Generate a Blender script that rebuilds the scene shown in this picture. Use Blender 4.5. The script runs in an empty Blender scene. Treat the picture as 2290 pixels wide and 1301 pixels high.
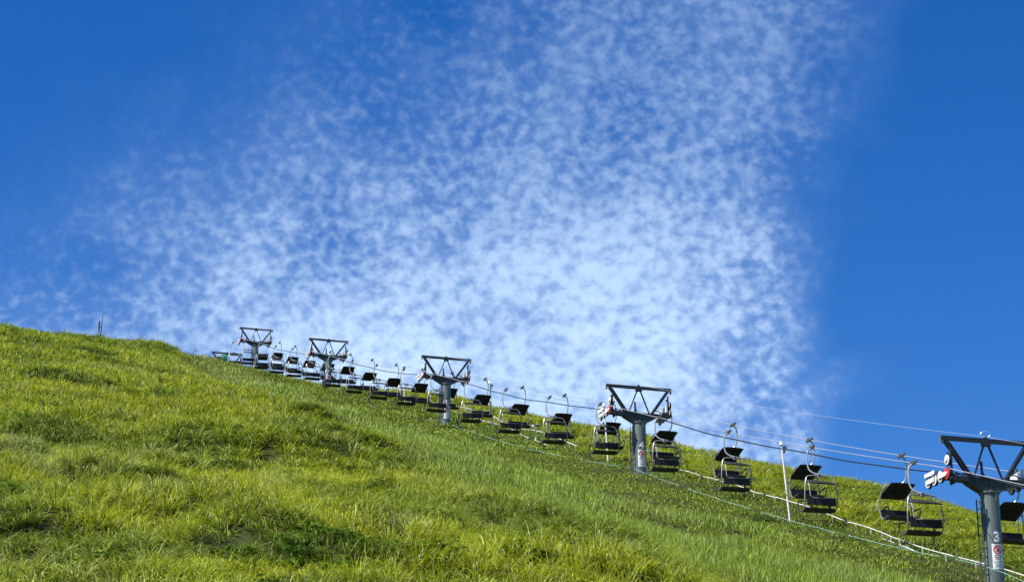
import bpy, math, random
import numpy as np
from mathutils import Vector, Matrix

random.seed(7)
rng = np.random.default_rng(11)
scene = bpy.context.scene
COL = scene.collection

# ------------------------------------------------------------------ camera
F = 5000.0            # focal length in photo pixels (photo 2290 wide)
PITCH = math.radians(18.5)
CAMZ = 1.6
CX, CY = 1145.0, 650.5
cam_d = bpy.data.cameras.new('camera')
cam = bpy.data.objects.new('camera', cam_d)
COL.objects.link(cam)
cam.location = (0, 0, CAMZ)
cam.rotation_euler = (math.pi / 2 + PITCH, 0, 0)
cam_d.sensor_width = 36.0
cam_d.lens = 36.0 * F / 2290.0
cam_d.clip_start = 0.5
cam_d.clip_end = 8000
scene.camera = cam

# ------------------------------------------------------------------ light
SUN_EL = math.radians(57)
SUN_DIR = Vector((-0.88 * math.cos(SUN_EL), -0.475 * math.cos(SUN_EL), math.sin(SUN_EL))).normalized()
sun_d = bpy.data.lights.new('sun', 'SUN')
sun_d.energy = 5.0
sun_d.angle = math.radians(0.5)
sun_d.color = (1.0, 0.95, 0.86)
sun = bpy.data.objects.new('sun', sun_d)
COL.objects.link(sun)
sun.rotation_euler = (-SUN_DIR).to_track_quat('-Z', 'Y').to_euler()
sun.location = (-40, -30, 80)

world = bpy.data.worlds.new('World')
scene.world = world
world.use_nodes = True
wn = world.node_tree
wn.nodes.clear()


def N(tree, typ, **kw):
    n = tree.nodes.new(typ)
    for k, v in kw.items():
        setattr(n, k, v)
    return n


def L(tree, a, b):
    tree.links.new(a, b)


def math_node(tree, op, a, b=None, clamp=False):
    n = tree.nodes.new('ShaderNodeMath')
    n.operation = op
    n.use_clamp = clamp
    for i, v in enumerate((a, b)):
        if v is None:
            continue
        if isinstance(v, (int, float)):
            n.inputs[i].default_value = v
        else:
            tree.links.new(v, n.inputs[i])
    return n.outputs[0]


def smooth(tree, v, lo, hi):
    n = tree.nodes.new('ShaderNodeMapRange')
    n.interpolation_type = 'SMOOTHSTEP'
    tree.links.new(v, n.inputs['Value'])
    n.inputs['From Min'].default_value = lo
    n.inputs['From Max'].default_value = hi
    return n.outputs['Result']


def build_world():
    t = wn
    sky = N(t, 'ShaderNodeTexSky', sky_type='NISHITA')
    sky.sun_disc = False
    sky.sun_elevation = SUN_EL
    sky.sun_rotation = math.atan2(SUN_DIR.x, SUN_DIR.y)
    sky.altitude = 1200
    sky.air_density = 1.0
    sky.dust_density = 0.15
    sky.ozone_density = 4.0
    gam = N(t, 'ShaderNodeGamma')
    gam.inputs['Gamma'].default_value = 1.0
    hs = N(t, 'ShaderNodeHueSaturation')
    hs.inputs['Hue'].default_value = 0.513
    hs.inputs['Saturation'].default_value = 1.36
    hs.inputs['Value'].default_value = 1.0
    L(t, sky.outputs[0], gam.inputs[0])
    L(t, gam.outputs[0], hs.inputs['Color'])
    # altocumulus bank: cloudlets in direction space, a fan-shaped bank with a sharp eastern edge
    tc = N(t, 'ShaderNodeTexCoord')
    rot = N(t, 'ShaderNodeVectorRotate', rotation_type='X_AXIS')
    rot.inputs['Angle'].default_value = -PITCH
    L(t, tc.outputs['Generated'], rot.inputs['Vector'])
    # warp a little so cloudlets are not uniform
    nw = N(t, 'ShaderNodeTexNoise')
    nw.inputs['Scale'].default_value = 30
    nw.inputs['Detail'].default_value = 2
    L(t, rot.outputs[0], nw.inputs['Vector'])
    vm = N(t, 'ShaderNodeVectorMath', operation='MULTIPLY_ADD')
    L(t, nw.outputs['Color'], vm.inputs[0])
    vm.inputs[1].default_value = (0.006, 0.006, 0.006)
    L(t, rot.outputs[0], vm.inputs[2])
    sep = N(t, 'ShaderNodeSeparateXYZ')
    L(t, vm.outputs[0], sep.inputs[0])
    X = math_node(t, 'SUBTRACT', sep.outputs['X'], 0.003)
    Z = math_node(t, 'SUBTRACT', sep.outputs['Z'], 0.003)
    Y = sep.outputs['Y']
    # right edge of bank
    e1 = math_node(t, 'MULTIPLY_ADD', Z, -0.16)
    t.nodes[-1].inputs[2].default_value = 0.0
    ne = N(t, 'ShaderNodeTexNoise')
    ne.inputs['Scale'].default_value = 14
    ne.inputs['Detail'].default_value = 4
    ne.inputs['Roughness'].default_value = 0.6
    L(t, rot.outputs[0], ne.inputs['Vector'])
    jag = math_node(t, 'MULTIPLY', math_node(t, 'SUBTRACT', ne.outputs['Fac'], 0.5), 0.10)
    xe = math_node(t, 'ADD', math_node(t, 'ADD', X, e1), jag)
    right = math_node(t, 'SUBTRACT', 1.0, smooth(t, xe, 0.070, 0.155))
    # left/top fading edge: thick low in the middle, thinning to upper left
    e2 = math_node(t, 'MULTIPLY', Z, -0.95)
    xl = math_node(t, 'ADD', math_node(t, 'ADD', X, e2), math_node(t, 'MULTIPLY', jag, 2.2))
    left = smooth(t, xl, -0.33, 0.04)
    low = math_node(t, 'SUBTRACT', 1.0, smooth(t, Z, -0.045, 0.115))
    lowc = math_node(t, 'ADD', math_node(t, 'MULTIPLY', low, 0.42), 0.58)
    front = smooth(t, Y, 0.2, 0.7)
    # a faint trailing wisp low on the right of the bank
    wx = math_node(t, 'SUBTRACT', X, math_node(t, 'MULTIPLY_ADD', Z, 1.0))
    t.nodes[-2].inputs[2].default_value = 0.175
    wisp = math_node(t, 'SUBTRACT', 1.0, smooth(t, math_node(t, 'ABSOLUTE', math_node(t, 'ADD', wx, jag)), 0.0, 0.045))
    wz = math_node(t, 'SUBTRACT', 1.0, smooth(t, Z, -0.055, -0.020))
    wisp = math_node(t, 'MULTIPLY', math_node(t, 'MULTIPLY', wisp, wz), 0.42)
    cov = math_node(t, 'MULTIPLY', math_node(t, 'MAXIMUM', math_node(t, 'MULTIPLY', math_node(t, 'MULTIPLY', right, left), lowc), wisp), front)
    # large patches
    nb = N(t, 'ShaderNodeTexNoise')
    nb.inputs['Scale'].default_value = 13
    nb.inputs['Detail'].default_value = 3
    nb.inputs['Roughness'].default_value = 0.55
    L(t, rot.outputs[0], nb.inputs['Vector'])
    big = smooth(t, nb.outputs['Fac'], 0.30, 0.64)
    # cloudlets
    mp = N(t, 'ShaderNodeMapping')
    mp.inputs['Scale'].default_value = (1.0, 1.0, 1.18)
    mp.inputs['Rotation'].default_value = (0, 0.5, 0)
    L(t, vm.outputs[0], mp.inputs['Vector'])
    nc = N(t, 'ShaderNodeTexNoise')
    nc.inputs['Scale'].default_value = 185
    nc.inputs['Detail'].default_value = 3.0
    nc.inputs['Roughness'].default_value = 0.46
    nc.inputs['Lacunarity'].default_value = 2.1
    L(t, mp.outputs[0], nc.inputs['Vector'])
    # threshold depends on coverage
    thr = math_node(t, 'MULTIPLY_ADD', cov, -0.34)
    t.nodes[-1].inputs[2].default_value = 0.62
    thr2 = math_node(t, 'SUBTRACT', thr, math_node(t, 'MULTIPLY', math_node(t, 'SUBTRACT', big, 0.5), 0.09))
    val = nc.outputs['Fac']
    dens = math_node(t, 'SUBTRACT', val, thr2)
    a = smooth(t, dens, -0.16, 0.40)
    covs = smooth(t, cov, 0.0, 0.55)
    # thin veil between cloudlets
    veil = math_node(t, 'MULTIPLY', cov, math_node(t, 'ADD', math_node(t, 'MULTIPLY', big, 0.20), math_node(t, 'MULTIPLY', low, 0.20)))
    al = math_node(t, 'ADD', math_node(t, 'MULTIPLY', math_node(t, 'MULTIPLY', a, covs), math_node(t, 'ADD', math_node(t, 'MULTIPLY', low, 0.30), 0.23)), veil, True)
    mix = N(t, 'ShaderNodeMix', data_type='RGBA')
    L(t, al, mix.inputs['Factor'])
    L(t, hs.outputs[0], mix.inputs['A'])
    mix.inputs['B'].default_value = (4.9, 6.5, 8.6, 1)
    bg = N(t, 'ShaderNodeBackground')
    bg.inputs['Strength'].default_value = 0.075
    L(t, mix.outputs['Result'], bg.inputs['Color'])
    out = N(t, 'ShaderNodeOutputWorld')
    L(t, bg.outputs[0], out.inputs[0])


build_world()
vs = scene.view_settings
vs.view_transform = 'Standard'
vs.look = 'None'
vs.exposure = 0.95
vs.gamma = 1.0
vs.use_curve_mapping = False
scene.cycles.max_bounces = 4
scene.cycles.diffuse_bounces = 2
scene.cycles.transmission_bounces = 2
scene.cycles.glossy_bounces = 2
scene.cycles.transparent_max_bounces = 6

# ------------------------------------------------------------------ camera maths
FWD = np.array([0, math.cos(PITCH), math.sin(PITCH)])
UP = np.array([0, -math.sin(PITCH), math.cos(PITCH)])
RT = np.array([1.0, 0, 0])
C0 = np.array([0, 0, CAMZ])


def unproj(px, py, Z):
    return C0 + Z * (FWD + RT * (px - CX) / F + UP * (CY - py) / F)


def proj(p):
    p = np.asarray(p, float) - C0
    zc = p @ FWD
    return CX + F * (p @ RT) / zc, CY - F * (p @ UP) / zc, zc


# lift line: measured vanishing point and one tower fix the straight run
VPX, VPY = -243.0, 611.0
U3 = FWD + RT * (VPX - CX) / F + UP * (CY - VPY) / F
UZ = 1.0 / np.linalg.norm(U3)
U3 = U3 / np.linalg.norm(U3)
P4 = unproj(1428, 867, 104.7)
ux, uy = U3[0], U3[1]
hl = math.hypot(ux, uy)
UH = np.array([ux / hl, uy / hl])          # horizontal uphill direction
VH = np.array([UH[1], -UH[0]])             # to the right of it
LINE_ROT = math.atan2(-UH[0], UH[1])       # rotation about Z taking +Y to UH


def t_of_x(x):
    Zc = 104.7 * (1428 - VPX) / (x - VPX)
    return (Zc - 104.7) / UZ


def line_pt(t, v=0.0, dz=0.0):
    p = P4 + U3 * t
    return np.array([p[0] + VH[0] * v, p[1] + VH[1] * v, p[2] + dz])


TOWER_X = {3: 2204, 4: 1428, 5: 998, 6: 735, 7: 573}
TOWER_T = {k: t_of_x(x) for k, x in TOWER_X.items()}
BASE_Y = {3: 1316, 4: 1073, 5: 958, 6: 877, 7: 841}


def base_z(k):
    p = line_pt(TOWER_T[k])
    lo, hi = -9.0, -1.0
    for _ in range(40):
        m = (lo + hi) / 2
        if proj(p + np.array([0, 0, m]))[1] > BASE_Y[k]:
            lo = m
        else:
            hi = m
    return p[2] + m


# ------------------------------------------------------------------ noise
def _hash(ix, iy, seed):
    n = (ix.astype(np.int64) * 374761393 + iy.astype(np.int64) * 668265263 + seed * 1442695041) & 0x7fffffff
    n = ((n ^ (n >> 13)) * 1274126177) & 0x7fffffff
    n = n ^ (n >> 16)
    return (n & 0xffff) / 65535.0


def vnoise(x, y, seed=0):
    x = np.asarray(x, float)
    y = np.asarray(y, float)
    ix, iy = np.floor(x), np.floor(y)
    fx, fy = x - ix, y - iy
    fx = fx * fx * fx * (fx * (fx * 6 - 15) + 10)
    fy = fy * fy * fy * (fy * (fy * 6 - 15) + 10)
    a = _hash(ix, iy, seed)
    b = _hash(ix + 1, iy, seed)
    c = _hash(ix, iy + 1, seed)
    d = _hash(ix + 1, iy + 1, seed)
    return (a + (b - a) * fx) * (1 - fy) + (c + (d - c) * fx) * fy - 0.5


def fbm(x, y, seed=0, o=4, r=0.5):
    s, a = 0, 1.0
    for i in range(o):
        s = s + a * vnoise(x * 2 ** i + 17.3 * i, y * 2 ** i - 9.1 * i, seed + i)
        a *= r
    return s


# ------------------------------------------------------------------ terrain
def to_uv(x, y):
    dx, dy = np.asarray(x) - P4[0], np.asarray(y) - P4[1]
    return dx * UH[0] + dy * UH[1], dx * VH[0] + dy * VH[1]


ctrl = []
for px, py, Z in [
    (0, 1301, 40), (400, 1301, 41.5), (800, 1301, 43.5), (1145, 1301, 46.5), (1500, 1301, 52), (1850, 1301, 60),
    (-400, 1301, 40), (0, 1100, 60), (500, 1100, 63), (1000, 1110, 70), (1430, 1160, 82),
    (0, 950, 92), (400, 950, 98), (800, 985, 113), (0, 855, 133), (300, 860, 143), (600, 900, 160),
    (0, 780, 168), (200, 798, 178), (-500, 960, 90), (-500, 800, 150),
    (0, 747, 188), (200, 767, 198), (370, 791, 208), (470, 813, 212), (-500, 735, 190),
    (600, 868, 187), (490, 852, 184), (380, 838, 180), (250, 812, 185), (330, 800, 197), (540, 838, 200), (450, 822, 200),
]:
    ctrl.append(unproj(px, py, Z))
PROF = {3: [(6, .15), (12, .15), (16, -.6), (22, -3.5), (36, -13)],
        4: [(6, .25), (12, .4), (16, -.4), (22, -3.5), (36, -13)],
        5: [(6, .4), (11, .6), (15, -.1), (21, -3.5), (35, -13)],
        6: [(4, .2), (8, .45), (12, -.1), (18, -3.5), (32, -13)],
        7: [(2, -.3), (5, -1.2), (10, -3.6), (18, -8.5), (32, -18)]}


def add_profile(t, bz, prof):
    p = line_pt(t)
    ctrl.append(np.array([p[0], p[1], bz]))
    for v, h in prof:
        ctrl.append(np.array([p[0] + VH[0] * v, p[1] + VH[1] * v, bz + h]))


TB = {k: base_z(k) for k in TOWER_T}
add_profile(2 * TOWER_T[3] - TOWER_T[4], 2 * TB[3] - TB[4] - .3, PROF[3])
for k in (3, 4, 5, 6, 7):
    add_profile(TOWER_T[k], TB[k], PROF[k])
    if k < 7:
        add_profile((TOWER_T[k] + TOWER_T[k + 1]) / 2, (TB[k] + TB[k + 1]) / 2 - (.15 if k < 6 else 0),
                    [((a[0] + b[0]) / 2, (a[1] + b[1]) / 2) for a, b in zip(PROF[k], PROF[k + 1])])
# beyond the crest the hill falls away gently
for px, Z, dz in [(-500, 215, -0.5), (0, 212, -0.6), (200, 222, -0.8), (370, 230, -0.8), (470, 236, -1.0),
                  (0, 250, -5), (250, 260, -5), (480, 265, -5), (-500, 250, -5)]:
    b = {-500: (735, 190), 0: (747, 188), 200: (767, 198), 370: (791, 208), 470: (813, 212), 250: (775, 202), 480: (806, 212)}[px]
    q0 = unproj(px, b[0], b[1])
    q = unproj(px, b[0], Z)
    ctrl.append(np.array([q[0], q[1], q0[2] + dz]))
# the visitor's standing place and the foot of the slope
for x, y, z in [(0, 0, 0), (-15, 0, .3), (15, 0, -.5), (35, 20, 0.2), (60, 45, 0.5), (0, 20, 3.4), (-15, 20, 3.6), (12, 20, 3.0), (30, 45, 5.0)]:
    ctrl.append(np.array([x, y, z]))
ctrl = np.array(ctrl)


def tps_fit(P, reg):
    n = len(P)
    d = np.linalg.norm(P[:, None, :2] - P[None, :, :2], axis=2) / 50.0
    K = np.where(d > 0, d * d * np.log(d + 1e-12), 0)
    A = np.zeros((n + 3, n + 3))
    A[:n, :n] = K + reg * np.eye(n)
    A[:n, n] = 1
    A[:n, n + 1:] = P[:, :2] / 50.0
    A[n:, :n] = A[:n, n:].T
    b = np.zeros(n + 3)
    b[:n] = P[:, 2]
    return np.linalg.solve(A, b)


W_TPS = tps_fit(ctrl, 0.004)


def tps(x, y):
    sh = np.shape(x)
    x = np.ravel(x)
    y = np.ravel(y)
    out = np.empty(len(x))
    for i in range(0, len(x), 20000):
        q = np.stack([x[i:i + 20000], y[i:i + 20000]], 1)
        d = np.linalg.norm(q[:, None] - ctrl[None, :, :2], axis=2) / 50.0
        K = np.where(d > 0, d * d * np.log(d + 1e-12), 0)
        out[i:i + 20000] = K @ W_TPS[:-3] + W_TPS[-3] + q @ W_TPS[-2:] / 50.0
    return out.reshape(sh)


XMIN, XMAX, YMIN, YMAX = -62.0, 62.0, 0.0, 262.0


def axis(lo, hi, step, far):
    core = np.arange(lo, hi + 1e-6, step)
    out = []
    d = step * 2
    p = hi
    while p < hi + far:
        p += d
        d *= 1.35
        out.append(p)
    out2 = []
    d = step * 2
    p = lo
    while p > lo - far:
        p -= d
        d *= 1.35
        out2.append(p)
    return np.array(out2[::-1] + list(core) + out)


GX = axis(XMIN, XMAX, 0.5, 1500)
GY = axis(YMIN, YMAX, 0.5, 1500)


def tall_zone_v(u):
    """left border (in v) of the cut strip beside the lift, as a function of u"""
    return np.interp(u, BU, BV)


gx, gy = np.meshgrid(GX, GY)
cxg, cyg = np.clip(gx, XMIN, XMAX), np.clip(gy, YMIN, YMAX)
H = tps(cxg, cyg)
outd = np.hypot(gx - cxg, gy - cyg)
H = H - 0.22 * outd - 0.0


class Grid:
    def __init__(self, h):
        self.h = h

    def __call__(self, x, y):
        x = np.asarray(x, float)
        y = np.asarray(y, float)
        i = np.clip(np.searchsorted(GX, x) - 1, 0, len(GX) - 2)
        j = np.clip(np.searchsorted(GY, y) - 1, 0, len(GY) - 2)
        fx = np.clip((x - GX[i]) / (GX[i + 1] - GX[i]), 0, 1)
        fy = np.clip((y - GY[j]) / (GY[j + 1] - GY[j]), 0, 1)
        h = self.h
        return (h[j, i] * (1 - fx) + h[j, i + 1] * fx) * (1 - fy) + (h[j + 1, i] * (1 - fx) + h[j + 1, i + 1] * fx) * fy


G0 = Grid(H)


def raycast(px, py, g, lift=0.0, zmin=25, zmax=300):
    Zs = np.arange(zmin, zmax, 0.25)
    d = FWD + RT * (px - CX) / F + UP * (CY - py) / F
    pts = C0 + Zs[:, None] * d
    hit = pts[:, 2] <= g(pts[:, 0], pts[:, 1]) + lift
    if not hit.any():
        return None
    return pts[np.argmax(hit)]


# border between the tall uncut grass and the cut strip
border_px = [(395, 800), (460, 858), (545, 893), (690, 940), (800, 988), (960, 1085), (1100, 1175), (1200, 1225), (1400, 1278), (1560, 1301)]
bp = [raycast(x, y, G0) for x, y in border_px]
bp = np.array([p for p in bp if p is not None])
bu, bv = to_uv(bp[:, 0], bp[:, 1])
o = np.argsort(bu)
BU = np.concatenate([[bu[o][0] - 60], bu[o], [bu[o][-1] + 80]])
BV = np.concatenate([[bv[o][0] - 2], bv[o], [bv[o][-1] - 5]])

# relief of the ground: hummocks in the tall grass, small unevenness in the cut lane
ug, vg = to_uv(gx, gy)
ztall = np.clip((tall_zone_v(ug) - vg) / 2.5 + 0.5, 0, 1)
core = np.exp(-(outd / 10.0) ** 2)
hum = 1.25 * fbm(gx / 8.0, gy / 4.5, 3, 4, 0.55) + 0.55 * vnoise(gx / 2.4, gy / 1.5, 9)
lane_b = 0.22 * fbm(gx / 4.0, gy / 4.0, 21, 3, 0.5)
near_cam = np.clip((np.hypot(gx, gy) - 15) / 15, 0, 1)
far_soft = np.clip(1.35 - gy / 190.0, 0.35, 1)
H1 = H + core * near_cam * far_soft * (ztall * hum + (1 - ztall) * lane_b)
H1 = H1 + core * near_cam * np.clip((tall_zone_v(ug) - vg) / 1.0 + 0.2, 0, 1) * np.interp(ug, [0, 60, 85], [.2, .25, .35])
db = tall_zone_v(ug) - vg
H1 = H1 + core * np.clip(db / 1.0 + 0.2, 0, 1) * 0.32 * np.exp(-((db - 1.5) / 7.0) ** 2) * np.clip((ug - 70) / 12, 0, 1)
LEDGES = []
# little ledges where the tall grass hangs over a hollow (centre pixel rows found on the photo, laid on the slope)
for lx0, lx1, ly, amp in [(120, 470, 1098, .95), (-150, 240, 1222, .75), (380, 660, 1255, .85), (1060, 1330, 1222, .7), (60, 240, 868, .8),
                          (540, 620, 985, .6), (-60, 90, 1010, .6), (640, 780, 965, .6), (820, 960, 1010, .6), (800, 1020, 1130, .7),
                          (0, 120, 905, .6), (360, 520, 780, .5), (1580, 1680, 1205, .45), (1320, 1560, 1180, .4), (300, 480, 915, .4)]:
    p = raycast((lx0 + lx1) / 2, ly, G0)
    if p is None:
        continue
    zc = proj(p)[2]
    rx = (lx1 - lx0) / 2 * zc / F
    dy = (gy - p[1] - 0.35 * vnoise(gx / 2.2, gy * 0 + ly, 5)) / (0.7 + 0.006 * zc)
    LEDGES.append((p, rx, 0.7 + 0.006 * zc, ly))
    H1 += amp * 1.5 * dy * np.exp(-dy * dy * 0.7) * np.exp(-((gx - p[0]) / rx) ** 4)
# each tower stands on its own levelled ground
for k, t in TOWER_T.items():
    p = line_pt(t)
    w = np.exp(-((gx - p[0]) ** 2 + (gy - p[1]) ** 2) / 2.5 ** 2)
    H1 = H1 * (1 - w) + (base_z(k) - .05) * w
G = Grid(H1)

# ------------------------------------------------------------------ materials
def principled(name, col, rough=0.5, metal=0.0, var=0.15, scale=8.0, bump=0.0, col2=None, streak=0):
    m = bpy.data.materials.new(name)
    m.use_nodes = True
    t = m.node_tree
    b = t.nodes['Principled BSDF']
    b.inputs['Roughness'].default_value = rough
    b.inputs['Metallic'].default_value = metal
    tc = N(t, 'ShaderNodeTexCoord')
    nz = N(t, 'ShaderNodeTexNoise')
    nz.inputs['Scale'].default_value = scale
    nz.inputs['Detail'].default_value = 5
    if streak:
        mpn = N(t, 'ShaderNodeMapping')
        mpn.inputs['Scale'].default_value = (1, 1, streak)
        L(t, tc.outputs['Object'], mpn.inputs['Vector'])
        L(t, mpn.outputs[0], nz.inputs['Vector'])
    else:
        L(t, tc.outputs['Object'], nz.inputs['Vector'])
    mx = N(t, 'ShaderNodeMix', data_type='RGBA')
    L(t, smooth(t, nz.outputs['Fac'], 0.3, 0.7), mx.inputs['Factor'])
    c2 = col2 if col2 else tuple(c * (1 - var * 2) for c in col)
    mx.inputs['A'].default_value = (*c2, 1)
    mx.inputs['B'].default_value = (*[min(1, c * (1 + var * 0.4)) for c in col], 1)
    L(t, mx.outputs['Result'], b.inputs['Base Color'])
    if bump:
        bp_ = N(t, 'ShaderNodeBump')
        bp_.inputs['Strength'].default_value = bump
        L(t, nz.outputs['Fac'], bp_.inputs['Height'])
        L(t, bp_.outputs[0], b.inputs['Normal'])
    return m


M = {
    'column': principled('column_paint', (0.115, 0.145, 0.136), 0.42, 0, 0.16, 9.0, streak=.08),
    'dark': principled('dark_steel', (0.020, 0.026, 0.028), 0.5, 0.0, 0.2, 6.0),
    'tube': principled('galvanised_tube', (0.40, 0.42, 0.43), 0.38, 0.35, 0.12, 9.0),
    'frame': principled('frame_tube', (0.27, 0.28, 0.28), 0.33, 0.25, 0.15, 9.0),
    'clamp': principled('grip_steel', (0.22, 0.23, 0.24), 0.4, 0.5, 0.2, 12.0),
    'hood': principled('black_hood', (0.006, 0.006, 0.007), 0.75, 0, 0.1, 8.0),
    'seat': principled('black_seat', (0.007, 0.007, 0.011), 0.7, 0, 0.1, 8.0),
    'seam': principled('grey_seam', (0.12, 0.12, 0.13), 0.5),
    'plate': principled('bracket_plate', (0.36, 0.38, 0.39), 0.45, 0.2, 0.15, 20.0),
    'white': principled('white_paint', (0.80, 0.80, 0.78), 0.45, 0, 0.14, 7.0),
    'offwhite': principled('weathered_white', (0.55, 0.55, 0.51), 0.5, 0, 0.12, 4.0),
    'red': principled('red_paint', (0.62, 0.03, 0.05), 0.4, 0, 0.1, 6.0),
    'rubber': principled('black_rubber', (0.015, 0.015, 0.016), 0.7),
    'rope': principled('steel_rope', (0.55, 0.56, 0.58), 0.35, 0.4, 0.1, 30.0),
    'cable': principled('dark_cable', (0.012, 0.016, 0.03), 0.5),
    'cord': principled('turquoise_cord', (0.18, 0.44, 0.48), 0.7, 0, 0.15, 0.5, col2=(0.34, 0.48, 0.44)),
    'ink': principled('black_ink', (0.03, 0.03, 0.03), 0.6),
    'ladder': principled('ladder_steel', (0.07, 0.08, 0.08), 0.45, 0.2),
    'green': principled('green_cover', (0.015, 0.16, 0.085), 0.5, 0, 0.25, 3.0, bump=0.2),
    'shed': principled('dark_shed', (0.03, 0.035, 0.035), 0.6),
    'lamp': principled('lamp_grey', (0.12, 0.12, 0.12), 0.5),
}


def ground_mat():
    m = bpy.data.materials.new('grassy_earth')
    m.use_nodes = True
    t = m.node_tree
    b = t.nodes['Principled BSDF']
    b.inputs['Roughness'].default_value = 0.9
    b.inputs['Specular IOR Level'].default_value = 0.1
    tc = N(t, 'ShaderNodeTexCoord')
    n1 = N(t, 'ShaderNodeTexNoise')
    n1.inputs['Scale'].default_value = 0.6
    n1.inputs['Detail'].default_value = 8
    n1.inputs['Roughness'].default_value = 0.65
    n2 = N(t, 'ShaderNodeTexNoise')
    n2.inputs['Scale'].default_value = 9
    n2.inputs['Detail'].default_value = 6
    L(t, tc.outputs['Object'], n1.inputs['Vector'])
    L(t, tc.outputs['Object'], n2.inputs['Vector'])
    mx = N(t, 'ShaderNodeMix', data_type='RGBA')
    L(t, smooth(t, n1.outputs['Fac'], 0.3, 0.7), mx.inputs['Factor'])
    mx.inputs['A'].default_value = (0.026, 0.034, 0.010, 1)
    mx.inputs['B'].default_value = (0.045, 0.060, 0.014, 1)
    mx2 = N(t, 'ShaderNodeMix', data_type='RGBA', blend_type='MULTIPLY')
    mx2.inputs['Factor'].default_value = 0.6
    L(t, mx.outputs['Result'], mx2.inputs['A'])
    L(t, n2.outputs['Fac'], mx2.inputs['B'])
    L(t, mx.outputs['Result'], b.inputs['Base Color'])
    bp_ = N(t, 'ShaderNodeBump')
    bp_.inputs['Strength'].default_value = 0.8
    bp_.inputs['Distance'].default_value = 0.1
    L(t, n2.outputs['Fac'], bp_.inputs['Height'])
    L(t, bp_.outputs[0], b.inputs['Normal'])
    return m


def grass_mat(name, pale=(0.42, 0.42, 0.20), pale_from=0.88, transl=0.38, gloss=0.02, rough=0.55):
    m = bpy.data.materials.new(name)
    m.use_nodes = True
    t = m.node_tree
    t.nodes.clear()
    tint = N(t, 'ShaderNodeAttribute', attribute_type='INSTANCER', attribute_name='tint')
    bc = N(t, 'ShaderNodeAttribute', attribute_type='GEOMETRY', attribute_name='bc')
    val = math_node(t, 'MULTIPLY_ADD', bc.outputs['Fac'], 1.3)
    t.nodes[-1].inputs[2].default_value = 0.32
    mul = N(t, 'ShaderNodeVectorMath', operation='SCALE')
    L(t, tint.outputs['Color'], mul.inputs[0])
    L(t, val, mul.inputs['Scale'])
    mx = N(t, 'ShaderNodeMix', data_type='RGBA')
    L(t, math_node(t, 'MULTIPLY', smooth(t, bc.outputs['Fac'], pale_from, 1.0), 0.75), mx.inputs['Factor'])
    L(t, mul.outputs[0], mx.inputs['A'])
    mx.inputs['B'].default_value = (*pale, 1)
    d = N(t, 'ShaderNodeBsdfDiffuse')
    tr = N(t, 'ShaderNodeBsdfTranslucent')
    g = N(t, 'ShaderNodeBsdfGlossy')
    g.inputs['Roughness'].default_value = rough
    g.inputs['Color'].default_value = (0.9, 0.95, 0.85, 1)
    L(t, mx.outputs['Result'], d.inputs['Color'])
    L(t, mx.outputs['Result'], tr.inputs['Color'])
    s1 = N(t, 'ShaderNodeMixShader')
    s1.inputs[0].default_value = transl
    L(t, d.outputs[0], s1.inputs[1])
    L(t, tr.outputs[0], s1.inputs[2])
    s2 = N(t, 'ShaderNodeMixShader')
    s2.inputs[0].default_value = gloss
    L(t, s1.outputs[0], s2.inputs[1])
    L(t, g.outputs[0], s2.inputs[2])
    o_ = N(t, 'ShaderNodeOutputMaterial')
    L(t, s2.outputs[0], o_.inputs[0])
    return m


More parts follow.
